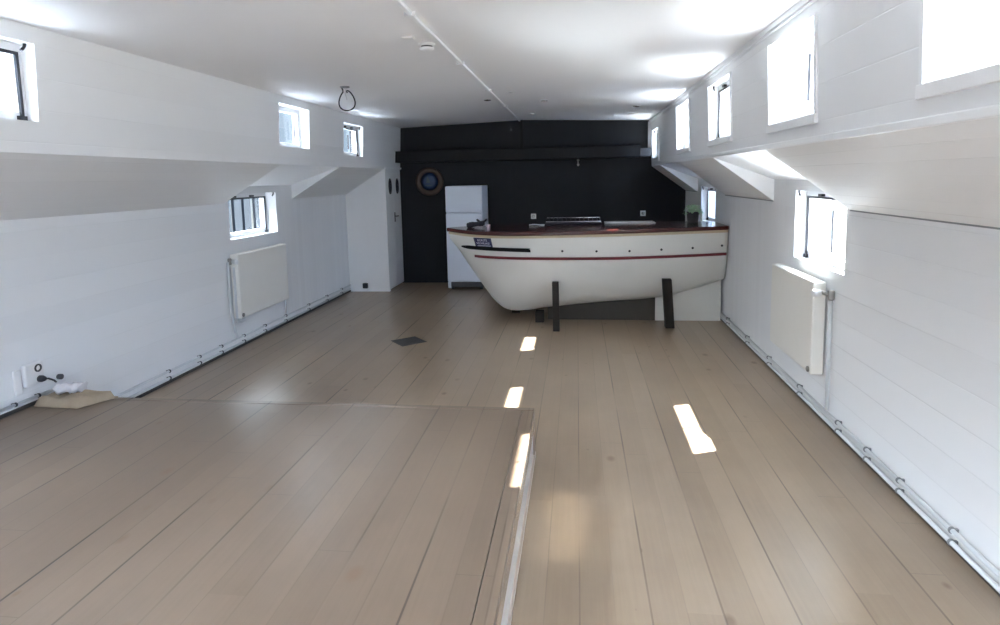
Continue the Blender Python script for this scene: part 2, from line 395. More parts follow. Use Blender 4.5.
# boarding between the cabin side and the closet top
hs = MB(); hs.box(LU['xb']-.02, LU['xb']+.02, CY, YB, 1.885, 1.91); struct('trim_8', hs, M['trim'])

# ------------------------------------------------------------------ windows
WN = [0]
def window(s, U, y0, y1, z0, z1, xin, rec, black=True, near_bar=False, bar=None, sill=False, hook=False, mull=None):
    WN[0] += 1
    w = bpy.data.objects.new('window_%d' % WN[0], None); COL.objects.link(w); w.location = (xin, (y0+y1)/2, z0); w['kind'] = 'structure'
    xg = xin + rec*s
    fw = .05
    def bx(x0, x1, *a): return (min(x0, x1), max(x0, x1)) + a
    f = MB(); xa, xb_ = xg-.025*s, xg+.035*s
    f.box(*bx(xa, xb_, y0, y1, z0-.002, z0+fw)); f.box(*bx(xa, xb_, y0, y1, z1-fw, z1+.002))
    f.box(*bx(xa, xb_, y0-.002, y0+fw, z0+fw, z1-fw)); f.box(*bx(xa, xb_, y1-fw, y1+.002, z0+fw, z1-fw))
    obj('window_frame', f, M['frame'], w, bevel=.003)
    p = MB(); p.box(*bx(xg+.008*s, xg+.014*s, y0+fw-.003, y1-fw+.003, z0+fw-.003, z1-fw+.003)); obj('window_pane', p, M['glass'], w)
    if black:
        g = MB(); q = .017
        xa, xb_ = xg-.037*s, xg-.024*s
        g.box(*bx(xa, xb_, y0+.02, y1-.028, z1-.06, z1-.06+q)); g.box(*bx(xa, xb_, y1-.028-q, y1-.028, z0+.012, z1-.06))
        g.box(*bx(xa-.008*s, xb_, y1-.065, y1-.02, z0+.004, z0+.028))
        for yy in (y0+(y1-y0)*.3, y0+(y1-y0)*.66): g.box(*bx(xa-.014*s, xb_, yy-.03, yy+.03, z1-.04, z1-.022))
        obj('stay_bar', g, M['black_metal'], w)
    if hook:
        h = MB(); pts = [(xin+.015*s, y1-.03+.045*math.sin(q*.5)*.6-.02, z1-.035+.012*q-.006) for q in range(6)]
        h.tube(pts, .008, 8); obj('window_hook', h, M['black_metal'], w)
    if mull is not None:
        m_ = MB(); ym = y0+(y1-y0)*mull; m_.box(*bx(xg-.03*s, xg-.018*s, ym-.005, ym+.005, z0+.09, z1-.13)); obj('window_bolt', m_, M['clip'], w)
    if sill:
        t = MB()
        t.box(*bx(xin-.020*s, xin+.02*s, y0-.03, y1+.03, z0-.050, z0-.001))
        obj('window_sill', t, M['trim'], w, bevel=.004)
        t = MB(); xt = U['xb'] + (U['xt']-U['xb'])*(z1-U['zb'])/(U['zt']-U['zb'])
        for ya in (y0-.028, y1+.004):
            t.prism([(xin, ya, z0), (xin-.012*s, ya, z0), (xt-.012*s, ya, z1), (xt, ya, z1)], (0, .024, 0))
        obj('window_casing', t, M['trim'], w)
    # sky portal at the opening
    L = bpy.data.lights.new('window_portal', 'AREA'); L.shape = 'RECTANGLE'; L.size = y1-y0; L.size_y = z1-z0
    L.cycles.is_portal = True
    lo = bpy.data.objects.new('window_portal', L); COL.objects.link(lo); lo.location = (xin+((TW if s > 0 else TWL)+.01)*s, (y0+y1)/2, (z0+z1)/2)
    d = Vector((-s, 0, 0)); lo.rotation_euler = d.to_track_quat('-Z', 'Y').to_euler()
    return w
def xU(U, z): return U['xb'] + (U['xt']-U['xb'])*(z-U['zb'])/(U['zt']-U['zb'])
for i, h in enumerate(RW_UP):
    window(1, RU, *h, xU(RU, h[2]), .09, black=(i in (0, 2)), sill=True, hook=(i in (0, 2)), mull=(None, None, None, .42, .5, .5, .5)[i])
for i, h in enumerate(LW_UP):
    window(-1, LU, *h, xU(LU, h[2]), .09 if i != 1 else .12, black=(i != 1), hook=(i != 1), mull=(.5, .80, .62, .5, .5)[i])
for i, h in enumerate(RW_LO): window(1, RU, *h, RX, .11, hook=True, mull=.47 if i == 0 else None)
for i, h in enumerate(LW_LO): window(-1, LU, *h, LX, .15, hook=True)

# ------------------------------------------------------------------ radiators and pipes
def radiator(s, x, y0, y1, z0, z1, label, reach=.035):
    """panel radiator hung from the hull side; s = side"""
    r = thing('radiator', (x, (y0+y1)/2, z0), label, 'radiator')
    d = .10
    p = MB(); xa, xb_ = sorted((x-d*s, x-.014*s)); p.box(xa, xb_, y0, y1, z0, z1); obj('radiator_body', p, M['rad'], r, bevel=.012, seg=3)
    n = int((y1-y0-.06)/.05); prof = [(y0+.02, z1-.004)]; st = (y1-y0-.04)/n
    for k in range(n):
        ya = y0+.02+k*st; prof += [(ya, z1+.006), (ya+st*.55, z1+.006), (ya+st*.55, z1+.001), (ya+st, z1+.001)]
    prof += [(y1-.02, z1-.004)]
    xa, xb_ = sorted((x-(d-.015)*s, x-.05*s)); g = MB(); g.prism([(xa, y, z) for y, z in prof], (xb_-xa, 0, 0)); obj('top_grille', g, M['rad'], r)
    for yy in (y0+.15, y1-.17):
        b_ = MB(); xa, xb_ = sorted((x-.04*s, x-.001*s)); b_.box(xa, xb_, yy, yy+.03, z0+.08, z1-.06); obj('wall_bracket', b_, M['trim'], r)
    c = MB(); c.lathe([(.014, 0), (.02, .002), (.02, .012), (.01, .016)], (x-d*s, y0+.03, z0+.035), (-s, 0, 0)); obj('bleed_plug', c, M['brass_valve'], r)
    v = MB(); yv = y0-reach
    v.tube([(x-.055*s, y0+.01, z1-.07), (x-.034*s, yv, z1-.07)], .013); v.lathe([(.017, -.03), (.02, -.02), (.02, .03), (.012, .035)], (x-.034*s, yv, z1-.07))
    o = obj('valve', v, M['brass_valve'], r)
    k = MB(); k.lathe([(.010, 0), (.024, .006), (.026, .05), (.018, .062)], (x-.062*s, y0-.03, z1-.07), (-s*.96, -.28, 0), 16); obj('thermostat_knob', k, M['plastic'], o)
    return r
radiator(1, RX, 4.36, 5.27, .315, .965, 'cream panel radiator under the bright window on the right wall', .13)
radiator(-1, LX, 5.86, 6.93, .325, .99, 'cream panel radiator under the slatted-view window on the left wall')

def pipe(name, pts, r, label, clips, s, clipm, group=None):
    mb = MB(); mb.tube(pts, r, 10)
    o = obj(name, mb, M['pipe']); tag(o, label, 'pipe', group)
    for (x, y, z) in clips:
        c = MB(); rr = r+.003
        c.lathe([(rr, -.007), (rr+.002, -.004), (rr+.002, .004), (rr, .007)], (x, y, z), (0, 1, 0), 12)
        xa, xb_ = sorted((x, x+(.026)*s)); c.box(xa, xb_, y-.006, y+.006, z-.008, z+.008)
        obj('pipe_clip', c, clipm, o)
    return o
xr = RX-.035
cy = [7.0, 6.2, 5.5, 4.75, 4.05, 3.65, 3.28, 2.82, 2.45, 2.0]
pipe('heating_pipe', [(xr, Y0+.1, .105), (xr, 7.28, .105)], .011, 'upper white heating pipe along the foot of the right wall', [(xr, y, .105) for y in cy], 1, M['clipg'], )
pipe('heating_pipe', [(xr, Y0+.1, .048), (xr, 7.28, .048), (xr, 7.30, .048)], .011, 'lower white heating pipe skirting the floor at the right wall', [(xr, y, .048) for y in cy], 1, M['clipg'])
pipe('riser_pipe', [(RX-.034, 4.23, .105+.013), (RX-.034, 4.23, .86)], .013, 'white upright pipe at the near end of the right radiator', [], 1, M['clipg'])
xl = LX+.035
cl = [4.78, 5.22, 5.58, 6.0, 6.45, 6.95, 7.6, 8.2, 8.75]
pipe('heating_pipe', [(xl, 3.70, .115), (xl, 9.1, .115)], .011, 'upper white heating pipe with dark clips at the foot of the left wall', [(xl, y, .115) for y in cl], -1, M['clip'])
pipe('heating_pipe', [(xl, 3.70, .055), (xl, 9.1, .055)], .011, 'lower white heating pipe with dark clips skirting the floor at the left wall', [(xl, y, .055) for y in cl], -1, M['clip'])
pipe('heating_pipe', [(xl, Y0+.1, PZ+.06), (xl, 3.64, PZ+.06)], .010, 'white pipe along the left wall just above the raised platform', [(xl, y, PZ+.06) for y in (2.9, 3.33, 3.5)], -1, M['clip'])
pipe('riser_pipe', [(LX+.034, 5.785, .92), (LX+.034, 5.785, .5), (LX+.045, 5.82, .2), (LX+.04, 5.86, .131)], .013, 'taller white upright pipe at the near end of the left radiator', [], -1, M['clip'])
pipe('riser_pipe', [(LX+.062, 5.842, .86), (LX+.062, 5.842, .33), (LX+.066, 5.855, .295), (LX+.075, 5.90, .285), (LX+.08, 5.94, .29), (LX+.08, 5.95, .318)], .012, 'shorter white pipe ending in an elbow under the left radiator', [], -1, M['clip'])
pipe('riser_pipe', [(LX+.02, 6.98, .131), (LX+.02, 6.98, .31)], .011, 'stub of white pipe rising at the far end of the left radiator', [], -1, M['clip'])
# dark outlet near the closet
so = MB(); so.box(-3.30, -3.225, CY-.05, CY, .055, .135); o = obj('cable_outlet', so, M['clip'], bevel=.008); tag(o, 'small dark outlet low on the white closet panel', 'outlet')
# ------------------------------------------------------------------ the boat bar
YC = 7.34
XE = 1.668
def lerp_tab(tab, x):
    for (a, b_), (c, d) in zip(tab, tab[1:]):
        if x <= c:
            t = max(0, (x-a)/(c-a)); return b_+(d-b_)*t
    return tab[-1][1]
def smooth_tab(tab, x):
    # Catmull-Rom through the table
    n = len(tab)
    for i in range(n-1):
        if x <= tab[i+1][0] or i == n-2:
            x0, y0 = tab[i]; x1, y1 = tab[i+1]; h = x1-x0; t = min(1, max(0, (x-x0)/h))
            m0 = (y1-tab[i-1][1])/(x1-tab[i-1][0]) if i > 0 else (y1-y0)/h
            m1 = (tab[i+2][1]-y0)/(tab[i+2][0]-x0) if i < n-2 else (y1-y0)/h
            return (2*t**3-3*t*t+1)*y0+(t**3-2*t*t+t)*h*m0+(-2*t**3+3*t*t)*y1+(t**3-t*t)*h*m1
BEAM = [(-1.53, .012), (-1.4, .13), (-1.2, .25), (-.9, .355), (-.5, .425), (0, .45), (.5, .435), (1.0, .365), (1.4, .27), (1.7, .19)]
KEEL = [(-1.53, 1.0), (-1.43, .87), (-1.32, .70), (-1.15, .445), (-1.035, .28), (-.96, .195), (-.88, .14), (-.775, .113), (-.584, .122), (-.355, .162), (.262, .228), (.911, .283), (1.297, .375), (1.7, .505)]
SHEER = [(-1.53, 1.078), (-1.1, 1.056), (-.63, 1.054), (-.08, 1.062), (.47, 1.071), (1.16, 1.079), (1.7, 1.083)]
FAR = 1.85
def shz(x): return smooth_tab(SHEER, x)-.03
def beam(x): return max(.012, smooth_tab(BEAM, x))
def keel(x): return lerp_tab(KEEL, x) if x < -.9 else smooth_tab(KEEL, x)
def hw(x, z):                              # half width of the hull at height z
    k = keel(x); t = max(0.0, min(1.0, (z-k)/(shz(x)-k)))
    f = min(1, max(0, (x+1.53)/1.3))       # V sections forward, round amidships
    e = .72 - .24*f
    return max(.006, beam(x)*(1-(1-t)**(1.25+1.0*f))**e) if t > 0 else .006
bar = thing('boat_bar', (0, YC, 0), 'white wooden boat hull built as a bar with dark mahogany top', 'bar counter')
xs = [-1.53+(XE+1.53)*i/70 for i in range(71)]
hull = MB(); rows = []
NT = 26
for x in xs:
    k = keel(x); r = []
    for j in range(NT+1):
        t = (j/NT)**1.6; z = k+(shz(x)-k)*t; r.append((x, YC-hw(x, z), z))
    full = r[::-1] + [(x, YC+FAR*(YC-p[1]), p[2]) for p in r]
    rows.append(full)
hull.grid(rows)
hull.ngon(rows[-1]); hull.ngon(rows[0][::-1])
obj('hull', hull, M['hull'], bar)
def slab(name, off, za, zb_, mat, bev):
    """plank following the sheer: off = overhang, za/zb_ = heights above the sheer line"""
    near = [(x, YC-beam(x)-off, smooth_tab(SHEER, x)) for x in xs]
    far = [(x, min(YC+FAR*beam(x)+off, 8.13), smooth_tab(SHEER, x)) for x in xs]
    near = [(-1.53-off, YC-.02, SHEER[0][1])] + near; far = [(-1.53-off, YC+.02, SHEER[0][1])] + far
    rows = [[(n_[0], n_[1], n_[2]+za), (n_[0], n_[1], n_[2]+zb_), (f_[0], f_[1], f_[2]+zb_), (f_[0], f_[1], f_[2]+za)] for n_, f_ in zip(near, far)]
    mb = MB(); mb.grid(rows, smooth=False, closed=True); mb.face(rows[0][::-1]); mb.face(rows[-1])
    return obj(name, mb, mat, bar, bevel=bev)
slab('moulding', .012, -.0295, .001, M['mould'], .006)
slab('counter_top', .036, .0015, .046, M['mahog'], .010)
def strip(name, zf, h, d, x0, x1, mat, notch=False, tip=0, n=60):
    rows = []
    for i in range(n+1):
        x = x0+(x1-x0)*i/n; z = zf(x); hh = h
        if tip and x-x0 < tip: hh = h*(.15+.85*math.sqrt((x-x0)/tip))
        dd = d*(.25+.75*min(1, (x-x0)/.05))
        xt = [0, 0, 0, 0]
        ya, yb_ = YC-hw(x, z-hh/2), YC-hw(x, z+hh/2)
        r = [(x, ya+.01, z-hh/2), (x, ya-dd, z-hh/2)]
        if notch:
            r += [(x - (.06 if i == n else 0), (ya+yb_)/2-dd, z)]
        r += [(x, yb_-dd, z+hh/2), (x, yb_+.01, z+hh/2)]
        rows.append(r)
    mb = MB(); mb.grid(rows, smooth=False, closed=True)
    mb.face(rows[0][::-1]); mb.face(rows[-1])
    return obj(name, mb, mat, bar)
strip('wale', lambda x: lerp_tab([(-1.3, .805), (-.66, .797), (.4, .797), (1.13, .806), (1.7, .812)], x), .030, .022, -1.20, XE-.015, M['red'])
strip('bow_ornament', lambda x: lerp_tab([(-1.42, .915), (-1.39, .91), (-.94, .898), (-.5, .889)], x), .042, .016, -1.375, -.525, M['ornament'], notch=True, tip=.10)
for x, z in ((-.168, .882), (.209, .878), (.57, .876), (.92, .885), (1.268, .892), (1.60, .907)):
    h_ = MB(); y = YC-hw(x, z)
    h_.lathe([(.013, -.01), (.013, .004), (.008, .005)], (x, y, z), (-.05*x, -1, 0), 14); obj('drain_hole', h_, M['hole'], bar)
# navy sign fixed on the bow
sg = bpy.data.objects.new('sign', None); COL.objects.link(sg)
sgm = MB()
def on(x, z, d=.006): return (x, YC-hw(x, z)-d, z)
q = [(-1.172, .918), (-.962, .914), (-.985, 1.021), (-1.200, 1.024)]
rows = []
for j in range(7):
    v = j/6; rows.append([on((q[0][0]*(1-u)+q[1][0]*u)*(1-v)+(q[3][0]*(1-u)+q[2][0]*u)*v, (q[0][1]*(1-u)+q[1][1]*u)*(1-v)+(q[3][1]*(1-u)+q[2][1]*u)*v, .007) for u in [i/8 for i in range(9)]])
sgm.grid(rows); bpy.data.objects.remove(sg)
sign = obj('sign', sgm, M['navy'], bar); sign['label'] = 'navy sign with two lines of white lettering'
so_ = sign.modifiers.new('solid', 'SOLIDIFY'); so_.thickness = .004; so_.offset = 0
def text_on(body, xa, z, size, name, stretch=1.0):
    cu = bpy.data.curves.new('t', 'FONT'); cu.body = body; cu.size = size; cu.extrude = .0; cu.resolution_u = 3
    to = bpy.data.objects.new('t', cu); COL.objects.link(to); dg = bpy.context.evaluated_depsgraph_get(); dg.update()
    me = bpy.data.meshes.new_from_object(to.evaluated_get(dg)); bpy.data.objects.remove(to)
    mb = MB()
    for v in me.vertices:
        X = xa+v.co.x*stretch-(v.co.y)*.25; Z = z+v.co.y; mb.v.append(on(X, Z, .0112))
    for p in me.polygons: mb.f.append(tuple(p.vertices)); mb.mi.append(0); mb.sm.append(False)
    bpy.data.meshes.remove(me)
    return obj(name, mb, M['sign_text'], sign, fixn=False)
text_on('BONTE', -1.150, .984, .036, 'lettering', 1.05)
text_on('NIEUWELAND', -1.160, .950, .033, 'lettering', .76)
ln = MB(); ln.grid([[on(-1.15+.165*i/6, .930+dz, .0112) for i in range(7)] for dz in (0, .006)]); obj('lettering', ln, M['sign_text'], sign, fixn=False)

# posts and blocks carrying the boat
def post(name, base, top, w, d, label):
    b0, t0 = Vector(base), Vector(top); mb = MB(); rows = []
    for c in (b0, t0): rows.append([(c.x-w/2, c.y-d/2, c.z), (c.x+w/2, c.y-d/2, c.z), (c.x+w/2, c.y+d/2, c.z), (c.x-w/2, c.y+d/2, c.z)])
    mb.grid(rows, smooth=False, closed=True); mb.face(rows[0][::-1]); mb.face(rows[1])
    o = obj(name, mb, M['post'], bevel=.004); return tag(o, label, 'post')
yb1 = YC-hw(-.245, .55)
post('support_post', (-.238, 6.80, 0), (-.250, YC-hw(-.25, .53)-.048, .53), .072, .09, 'dark square post propping the hull near its bow')
post('support_post', (1.02, 6.99, 0), (.985, YC-hw(.985, .55)-.05, .55), .098, .09, 'dark leaning plank propping the hull at its right end')
kb = MB(); kb.box(-.50, -.40, YC-.16, YC-.03, 0, .128); o = obj('keel_block', kb, M['post'], bevel=.004); tag(o, 'short dark block under the keel behind the left post', 'block')
kb = MB(); kb.box(-.83, -.73, YC+.36, YC+.46, 0, .14); o = obj('keel_block', kb, M['post'], bevel=.004); tag(o, 'small dark block under the forefoot of the boat', 'block')
pn = MB(); pn.prism([(.905, YC, 0), (XE-.02, YC, 0), (XE-.02, YC, keel(XE-.02)+.004), (.905, YC, keel(.905)+.004)], (0, .02, 0)); o = obj('plinth_panel', pn, M['hull']); tag(o, 'white plinth board under the right end of the boat', 'panel')
kp = [(-.36+(.904+.36)*i/10) for i in range(11)]
pn = MB(); pn.prism([(-.36, YC+.012, 0), (.904, YC+.012, 0)] + [(x, YC+.012, keel(x)+.004) for x in kp[::-1]], (0, .02, 0)); o = obj('plinth_panel', pn, M['darkpanel']); tag(o, 'dark plinth board closing the gap under the middle of the boat', 'panel')

# ------------------------------------------------------------------ things on the bar
def tz(x): return smooth_tab(SHEER, x)+.0463
TZ = tz(-1.22)
o = thing('binoculars', (-1.22, YC+.12, TZ), 'black binoculars lying at the bow end of the bar top', 'binoculars')
for dx, dy, nm in ((0, 0, 'barrel'), (.0, .10, 'barrel')):
    b_ = MB(); st = Vector((-1.33+dx, YC+.08+dy, TZ+.034)); b_.lathe([(.026, 0), (.032, .01), (.032, .06), (.026, .08), (.024, .15), (.03, .155), (.030, .2), (.02, .205)], st, (1, -.12, .12), 18); obj(nm, b_, M['bundle'], o)
b_ = MB(); b_.box(-1.24, -1.16, YC+.06, YC+.19, TZ+.035, TZ+.06); obj('bridge', b_, M['bundle'], o, bevel=.008)
b_ = MB(); b_.tube([(-1.16+.055*math.sin(a*.5)*1.1, YC+.10+.02*a/3, TZ+.045+.055*abs(math.sin(a*.5))) for a in range(0, 13)], .013, 8); obj('strap', b_, M['bundle'], o)
TZ = tz(-1.03)
gt = MB(); gt.lathe([(.024, 0), (.029, .07), (.027, .07), (.022, .008)], (-1.03, 7.13, TZ), n=20, caps=False); gt.lathe([(.0245, 0), (.0245, .006)], (-1.03, 7.13, TZ), n=20)
tag(obj('drinking_glass', gt, M['glassware']), 'small smoky glass beside the binoculars above the sign', 'glass')
TZ = tz(-.4)
pa = MB(); rows = [[(-.60+.19*i/6, 7.72+.10*j/3, TZ+.004+.010*math.sin(i*.8)*math.sin(j*.9+.4)+.010) for i in range(7)] for j in range(4)]; pa.grid(rows); po = obj('paper_sheet', pa, M['paper'], fixn=False); tag(po, 'pale paper leaflet on the bar left of the black rack', 'paper'); q = po.modifiers.new('s', 'SOLIDIFY'); q.thickness = .008
TZ = tz(0)+.002
rk = thing('dish_rack', (-.05, 7.85, TZ), 'low black rack with two bright rails on the bar top', 'rack')
b_ = MB(); b_.box(-.40, .30, 7.72, 7.99, TZ, TZ+.022); obj('tray', b_, M['bundle'], rk, bevel=.006)
for y in (7.73, 7.98):
    b_ = MB()
    z = .040 if y < 7.9 else .072
    b_.tube([(-.39, y, TZ+.02), (-.385, y, TZ+z), (.285, y, TZ+z), (.29, y, TZ+.02)], .006, 8); obj('rail', b_, M['chrome'], rk)
for i in range(12):
    xx = -.36+i*.055; b_ = MB(); b_.tube([(xx, 7.73, TZ+.048), (xx+.006, 7.85, TZ+.03), (xx, 7.98, TZ+.082)], .003, 6); obj('wire', b_, M['bundle'], rk)
TZ = tz(.6)+.002
sk = thing('sink', (.62, 7.82, TZ), 'shallow stainless steel sink let into the bar top', 'sink')
b_ = MB(); 
for a in ((.34, .94, 7.66, 7.69), (.34, .94, 7.94, 7.97), (.34, .37, 7.69, 7.94), (.91, .94, 7.69, 7.94)): b_.box(a[0], a[1], a[2], a[3], TZ, TZ+.012)
obj('rim', b_, M['steel'], sk, bevel=.003)
b_ = MB(); b_.box(.37, .91, 7.69, 7.94, TZ, TZ+.003); obj('basin', b_, M['steel'], sk)
b_ = MB(); b_.lathe([(.03, 0), (.03, .004), (.02, .005)], (.64, 7.81, TZ+.003)); obj('drain', b_, M['brass_valve'], sk)
# plant
TZ = tz(1.4)
px_, py_ = 1.385, 7.72
pt = thing('potted_plant', (px_, py_, TZ), 'pale green plant in a dark pot by the far right window', 'plant')
b_ = MB(); b_.lathe([(.062, 0), (.072, .115), (.075, .13), (.066, .13), (.06, .11)], (px_, py_, TZ), n=24); obj('pot', b_, M['pot'], pt)
b_ = MB(); rnd = random.Random(3)
for i in range(75):
    a = rnd.uniform(0, 2*PI); r_ = rnd.uniform(.01, .10); h = rnd.uniform(.13, .23)-r_*.4
    c = Vector((px_+math.cos(a)*r_, py_+math.sin(a)*r_, TZ+h)); L = rnd.uniform(.045, .07)
    d = Vector((math.cos(a), math.sin(a), rnd.uniform(-.6, .4))).normalized(); sd = d.cross(Vector((0, 0, 1))).normalized(); up = sd.cross(d)
    b_.grid([[c-d*L*.5, c-d*L*.5], [c-sd*L*.35+up*.004, c+sd*L*.35+up*.004], [c+d*L*.4-sd*L*.25-up*.002, c+d*L*.4+sd*L*.25-up*.002], [c+d*L*.7-up*.012, c+d*L*.7-up*.012]])
f_ = obj('foliage', b_, M['leaf'], pt, fixn=False); q = f_.modifiers.new('s', 'SOLIDIFY'); q.thickness = .0025
b_ = MB(); b_.tube([(px_+.07, py_-.04, TZ+.15), (px_+.09, py_-.05, TZ+.12), (px_+.092, py_-.05, TZ+.05), (px_+.098, py_-.05, TZ+.010)], .011, 8); obj('trailing_stem', b_, M['pottrim'], pt)

# ------------------------------------------------------------------ back wall things
fx0, fx1, fy0, fy1, fz = -2.0, -1.425, 9.32, 9.90, 1.60
fr = thing('refrigerator', ((fx0+fx1)/2, (fy0+fy1)/2, 0), 'white two-door refrigerator against the black wall behind the bow', 'refrigerator')
b_ = MB(); b_.box(fx0, fx1, fy0+.05, fy1, .055, fz); obj('cabinet', b_, M['fridge'], fr, bevel=.008)
for z0, z1, nm in ((.125, 1.185, 'door'), (1.197, fz-.004, 'freezer_door')):
    b_ = MB(); b_.box(fx0+.002, fx1-.002, fy0, fy0+.046, z0, z1); d_ = obj(nm, b_, M['fridge'], fr, bevel=.012, seg=3)
    b_ = MB(); zz = z1-.035 if nm == 'door' else z0+.005; b_.box(fx1-.09, fx1-.03, fy0-.012, fy0+.002, zz, zz+.03); obj('handle', b_, M['fridge'], d_, bevel=.004)
b_ = MB(); b_.box(fx0+.055, fx1-.012, fy0+.005, fy0+.05, .045, .118)
for i in range(5): b_.box(fx0+.06, fx1-.02, fy0-.001, fy0+.006, .05+i*.013, .056+i*.013)
obj('plinth_grille', b_, M['grille'], fr)
b_ = MB(); b_.box(fx0+.004, fx0+.053, fy0+.002, fy0+.05, .03, .12); obj('corner_foot', b_, M['fridge'], fr)
for x in (fx0+.06, fx1-.06):
    for y in (fy0+.09, fy1-.06):
        b_ = MB(); b_.lathe([(.022, 0), (.018, .056)], (x, y, 0), n=14); obj('foot', b_, M['grille'], fr)

pc = (-2.395, YB, 1.675); R_ = .232
pq = thing('porthole_plaque', pc, 'round blue porthole plaque with brown rim on black wall', 'wall decoration')
b_ = MB(); b_.lathe([(R_, 0), (R_, .03), (R_-.02, .05), (.165, .05), (.145, .025)], pc, (0, -1, 0), 40, caps=False); obj('rim', b_, M['wood_ring'], pq)
b_ = MB(); b_.lathe([(.15, .018), (.08, .028), (.001, .030)], pc, (0, -1, 0), 36); obj('disc', b_, M['bluedisc'], pq)
b_ = MB(); b_.prism([(pc[0]-.055, YB-.031, 1.65), (pc[0]+.02, YB-.031, 1.655), (pc[0]-.03, YB-.031, 1.765)], (0, -.004, 0)); b_.prism([(pc[0]-.08, YB-.031, 1.62), (pc[0]+.05, YB-.031, 1.62), (pc[0]+.03, YB-.031, 1.60), (pc[0]-.06, YB-.031, 1.60)], (0, -.004, 0)); obj('emblem', b_, M['sail'], pq)
def wall_socket(x, z, label):
    s_ = thing('wall_socket', (x, YB, z), label, 'socket')
    b_ = MB(); b_.box(x-.042, x+.042, YB-.016, YB, z-.042, z+.042); obj('plate', b_, M['plastic'], s_, bevel=.006)
    b_ = MB(); b_.lathe([(.024, .016), (.024, .018), (.020, .018), (.019, .010)], (x, YB, z), (0, -1, 0), 20); obj('recess', b_, M['clipg'], s_)
wall_socket(-.70, 1.085, 'white socket on the black wall above the leaflet')
wall_socket(1.03, 1.11, 'white socket on the black wall near the plant')
hk = MB(); hk.lathe([(.017, 0), (.02, .012), (.010, .026)], (.018, YB, 1.965), (0, -1, 0), 14); hk.tube([(.018, YB-.02, 1.955), (.018, YB-.035, 1.93), (.02, YB-.03, 1.905)], .008, 8); hk.lathe([(.006, -.02), (.020, -.004), (.020, .010), (.006, .022)], (.02, YB-.03, 1.89), n=14)
tag(obj('wall_hook', hk, M['plastic']), 'tiny pale hook on the black wall under the beam', 'hook')

# ------------------------------------------------------------------ ceiling things
cd = MB()
def cz(x): return CRZ-(CRZ-CZ)*abs(x-RIDGE)/2.0
xc = RIDGE-.038
cd.box(xc-.013, xc+.013, Y0+.05, YB-.04, cz(xc)-.022, cz(xc)-.002)
cdo = obj('conduit', cd, M['trim'], bevel=.004); tag(cdo, 'white cable conduit running along the ceiling ridge', 'conduit')
for y in (3.42, 4.9, 6.45, 7.9):
    b_ = MB(); b_.box(xc-.03, xc+.03, y-.008, y+.008, cz(xc)-.026, cz(xc)-.002); obj('saddle', b_, M['plastic'], cdo)
def cbase(x, y): return Vector((x, y, cz(x)))
p = cbase(-1.0, 4.22); sd = thing('smoke_detector', p, 'round white smoke detector on the ceiling beside the conduit', 'smoke detector')
b_ = MB(); b_.lathe([(.055, 0), (.055, .012), (.046, .016)], p, (0, 0, -1), 28); obj('base', b_, M['plastic'], sd)
b_ = MB(); b_.lathe([(.040, .014), (.040, .028)], p, (0, 0, -1), 24); obj('vent_gap', b_, M['grille'], sd)
b_ = MB(); b_.lathe([(.048, .027), (.050, .034), (.036, .046), (.012, .048)], p, (0, 0, -1), 28); obj('cap', b_, M['plastic'], sd)
p = cbase(-1.06, 4.00); b_ = MB(); b_.box(p.x-.045, p.x+.03, p.y-.03, p.y+.03, p.z-.012, p.z+.004); tag(obj('ceiling_plate', b_, M['plastic'], bevel=.003), 'small white cover plate next to the smoke detector', 'cover plate')
p = cbase(-2.13, 5.66)
lp = thing('cable_loop', p, 'black cable hanging from the ceiling in a teardrop loop', 'cable')
b_ = MB(); 
pts = [(p.x-.03, p.y, p.z-.01), (p.x-.02, p.y, p.z-.03)]
for i in range(0, 25):
    t = -.90*PI/1.0*0 + (2*PI)*(i/24); a = t+PI/2+.35
    rr = .074; x_ = math.cos(a)*rr*(1-.30*math.sin(a)); z_ = math.sin(a)*.092
    pts.append((p.x+.012+x_, p.y+.02*i/24, p.z-.125+z_))
b_.tube(pts[:2]+pts[3:-1]+[(p.x+.015, p.y+.02, p.z-.055)], .0065, 8); obj('cable', b_, M['cable'], lp)
b_ = MB(); b_.lathe([(.045, 0), (.045, .006), (.03, .012)], p, (0, 0, -1), 20); obj('ceiling_rose', b_, M['clipg'], lp)
b_ = MB(); b_.tube([(p.x+.012, p.y, p.z-.01), (p.x+.004, p.y, p.z-.07), (p.x+.016, p.y, p.z-.12)], .004, 6); obj('earth_wire', b_, M['paper'], lp)
for x, y, lab in ((-.38, 7.45, 'small recessed spotlight just right of the conduit'), (-1.03, 7.3, 'small recessed spotlight left of the conduit near the black wall'), (-.70, 6.7, 'pale flat spotlight right of the conduit, nearest of the ridge spots'), (.74, 8.05, 'small recessed spotlight on the sunny right part of the ceiling'), (-.62, 9.0, 'small recessed spotlight close to the black wall seam')):
    p = cbase(x, y); l_ = thing('recessed_spotlight', p, lab, 'ceiling light', 'spotlights in the ceiling')
    b_ = MB(); b_.lathe([(.042, -.002), (.042, .006), (.03, .009), (.028, .002)], p, (0, 0, -1), 22, caps=False); obj('bezel', b_, M['chrome' if x != -.70 else 'plastic'], l_)
    b_ = MB(); b_.lathe([(.029, .001), (.029, .003)], p, (0, 0, -1), 18); obj('lens', b_, M['grille'], l_)

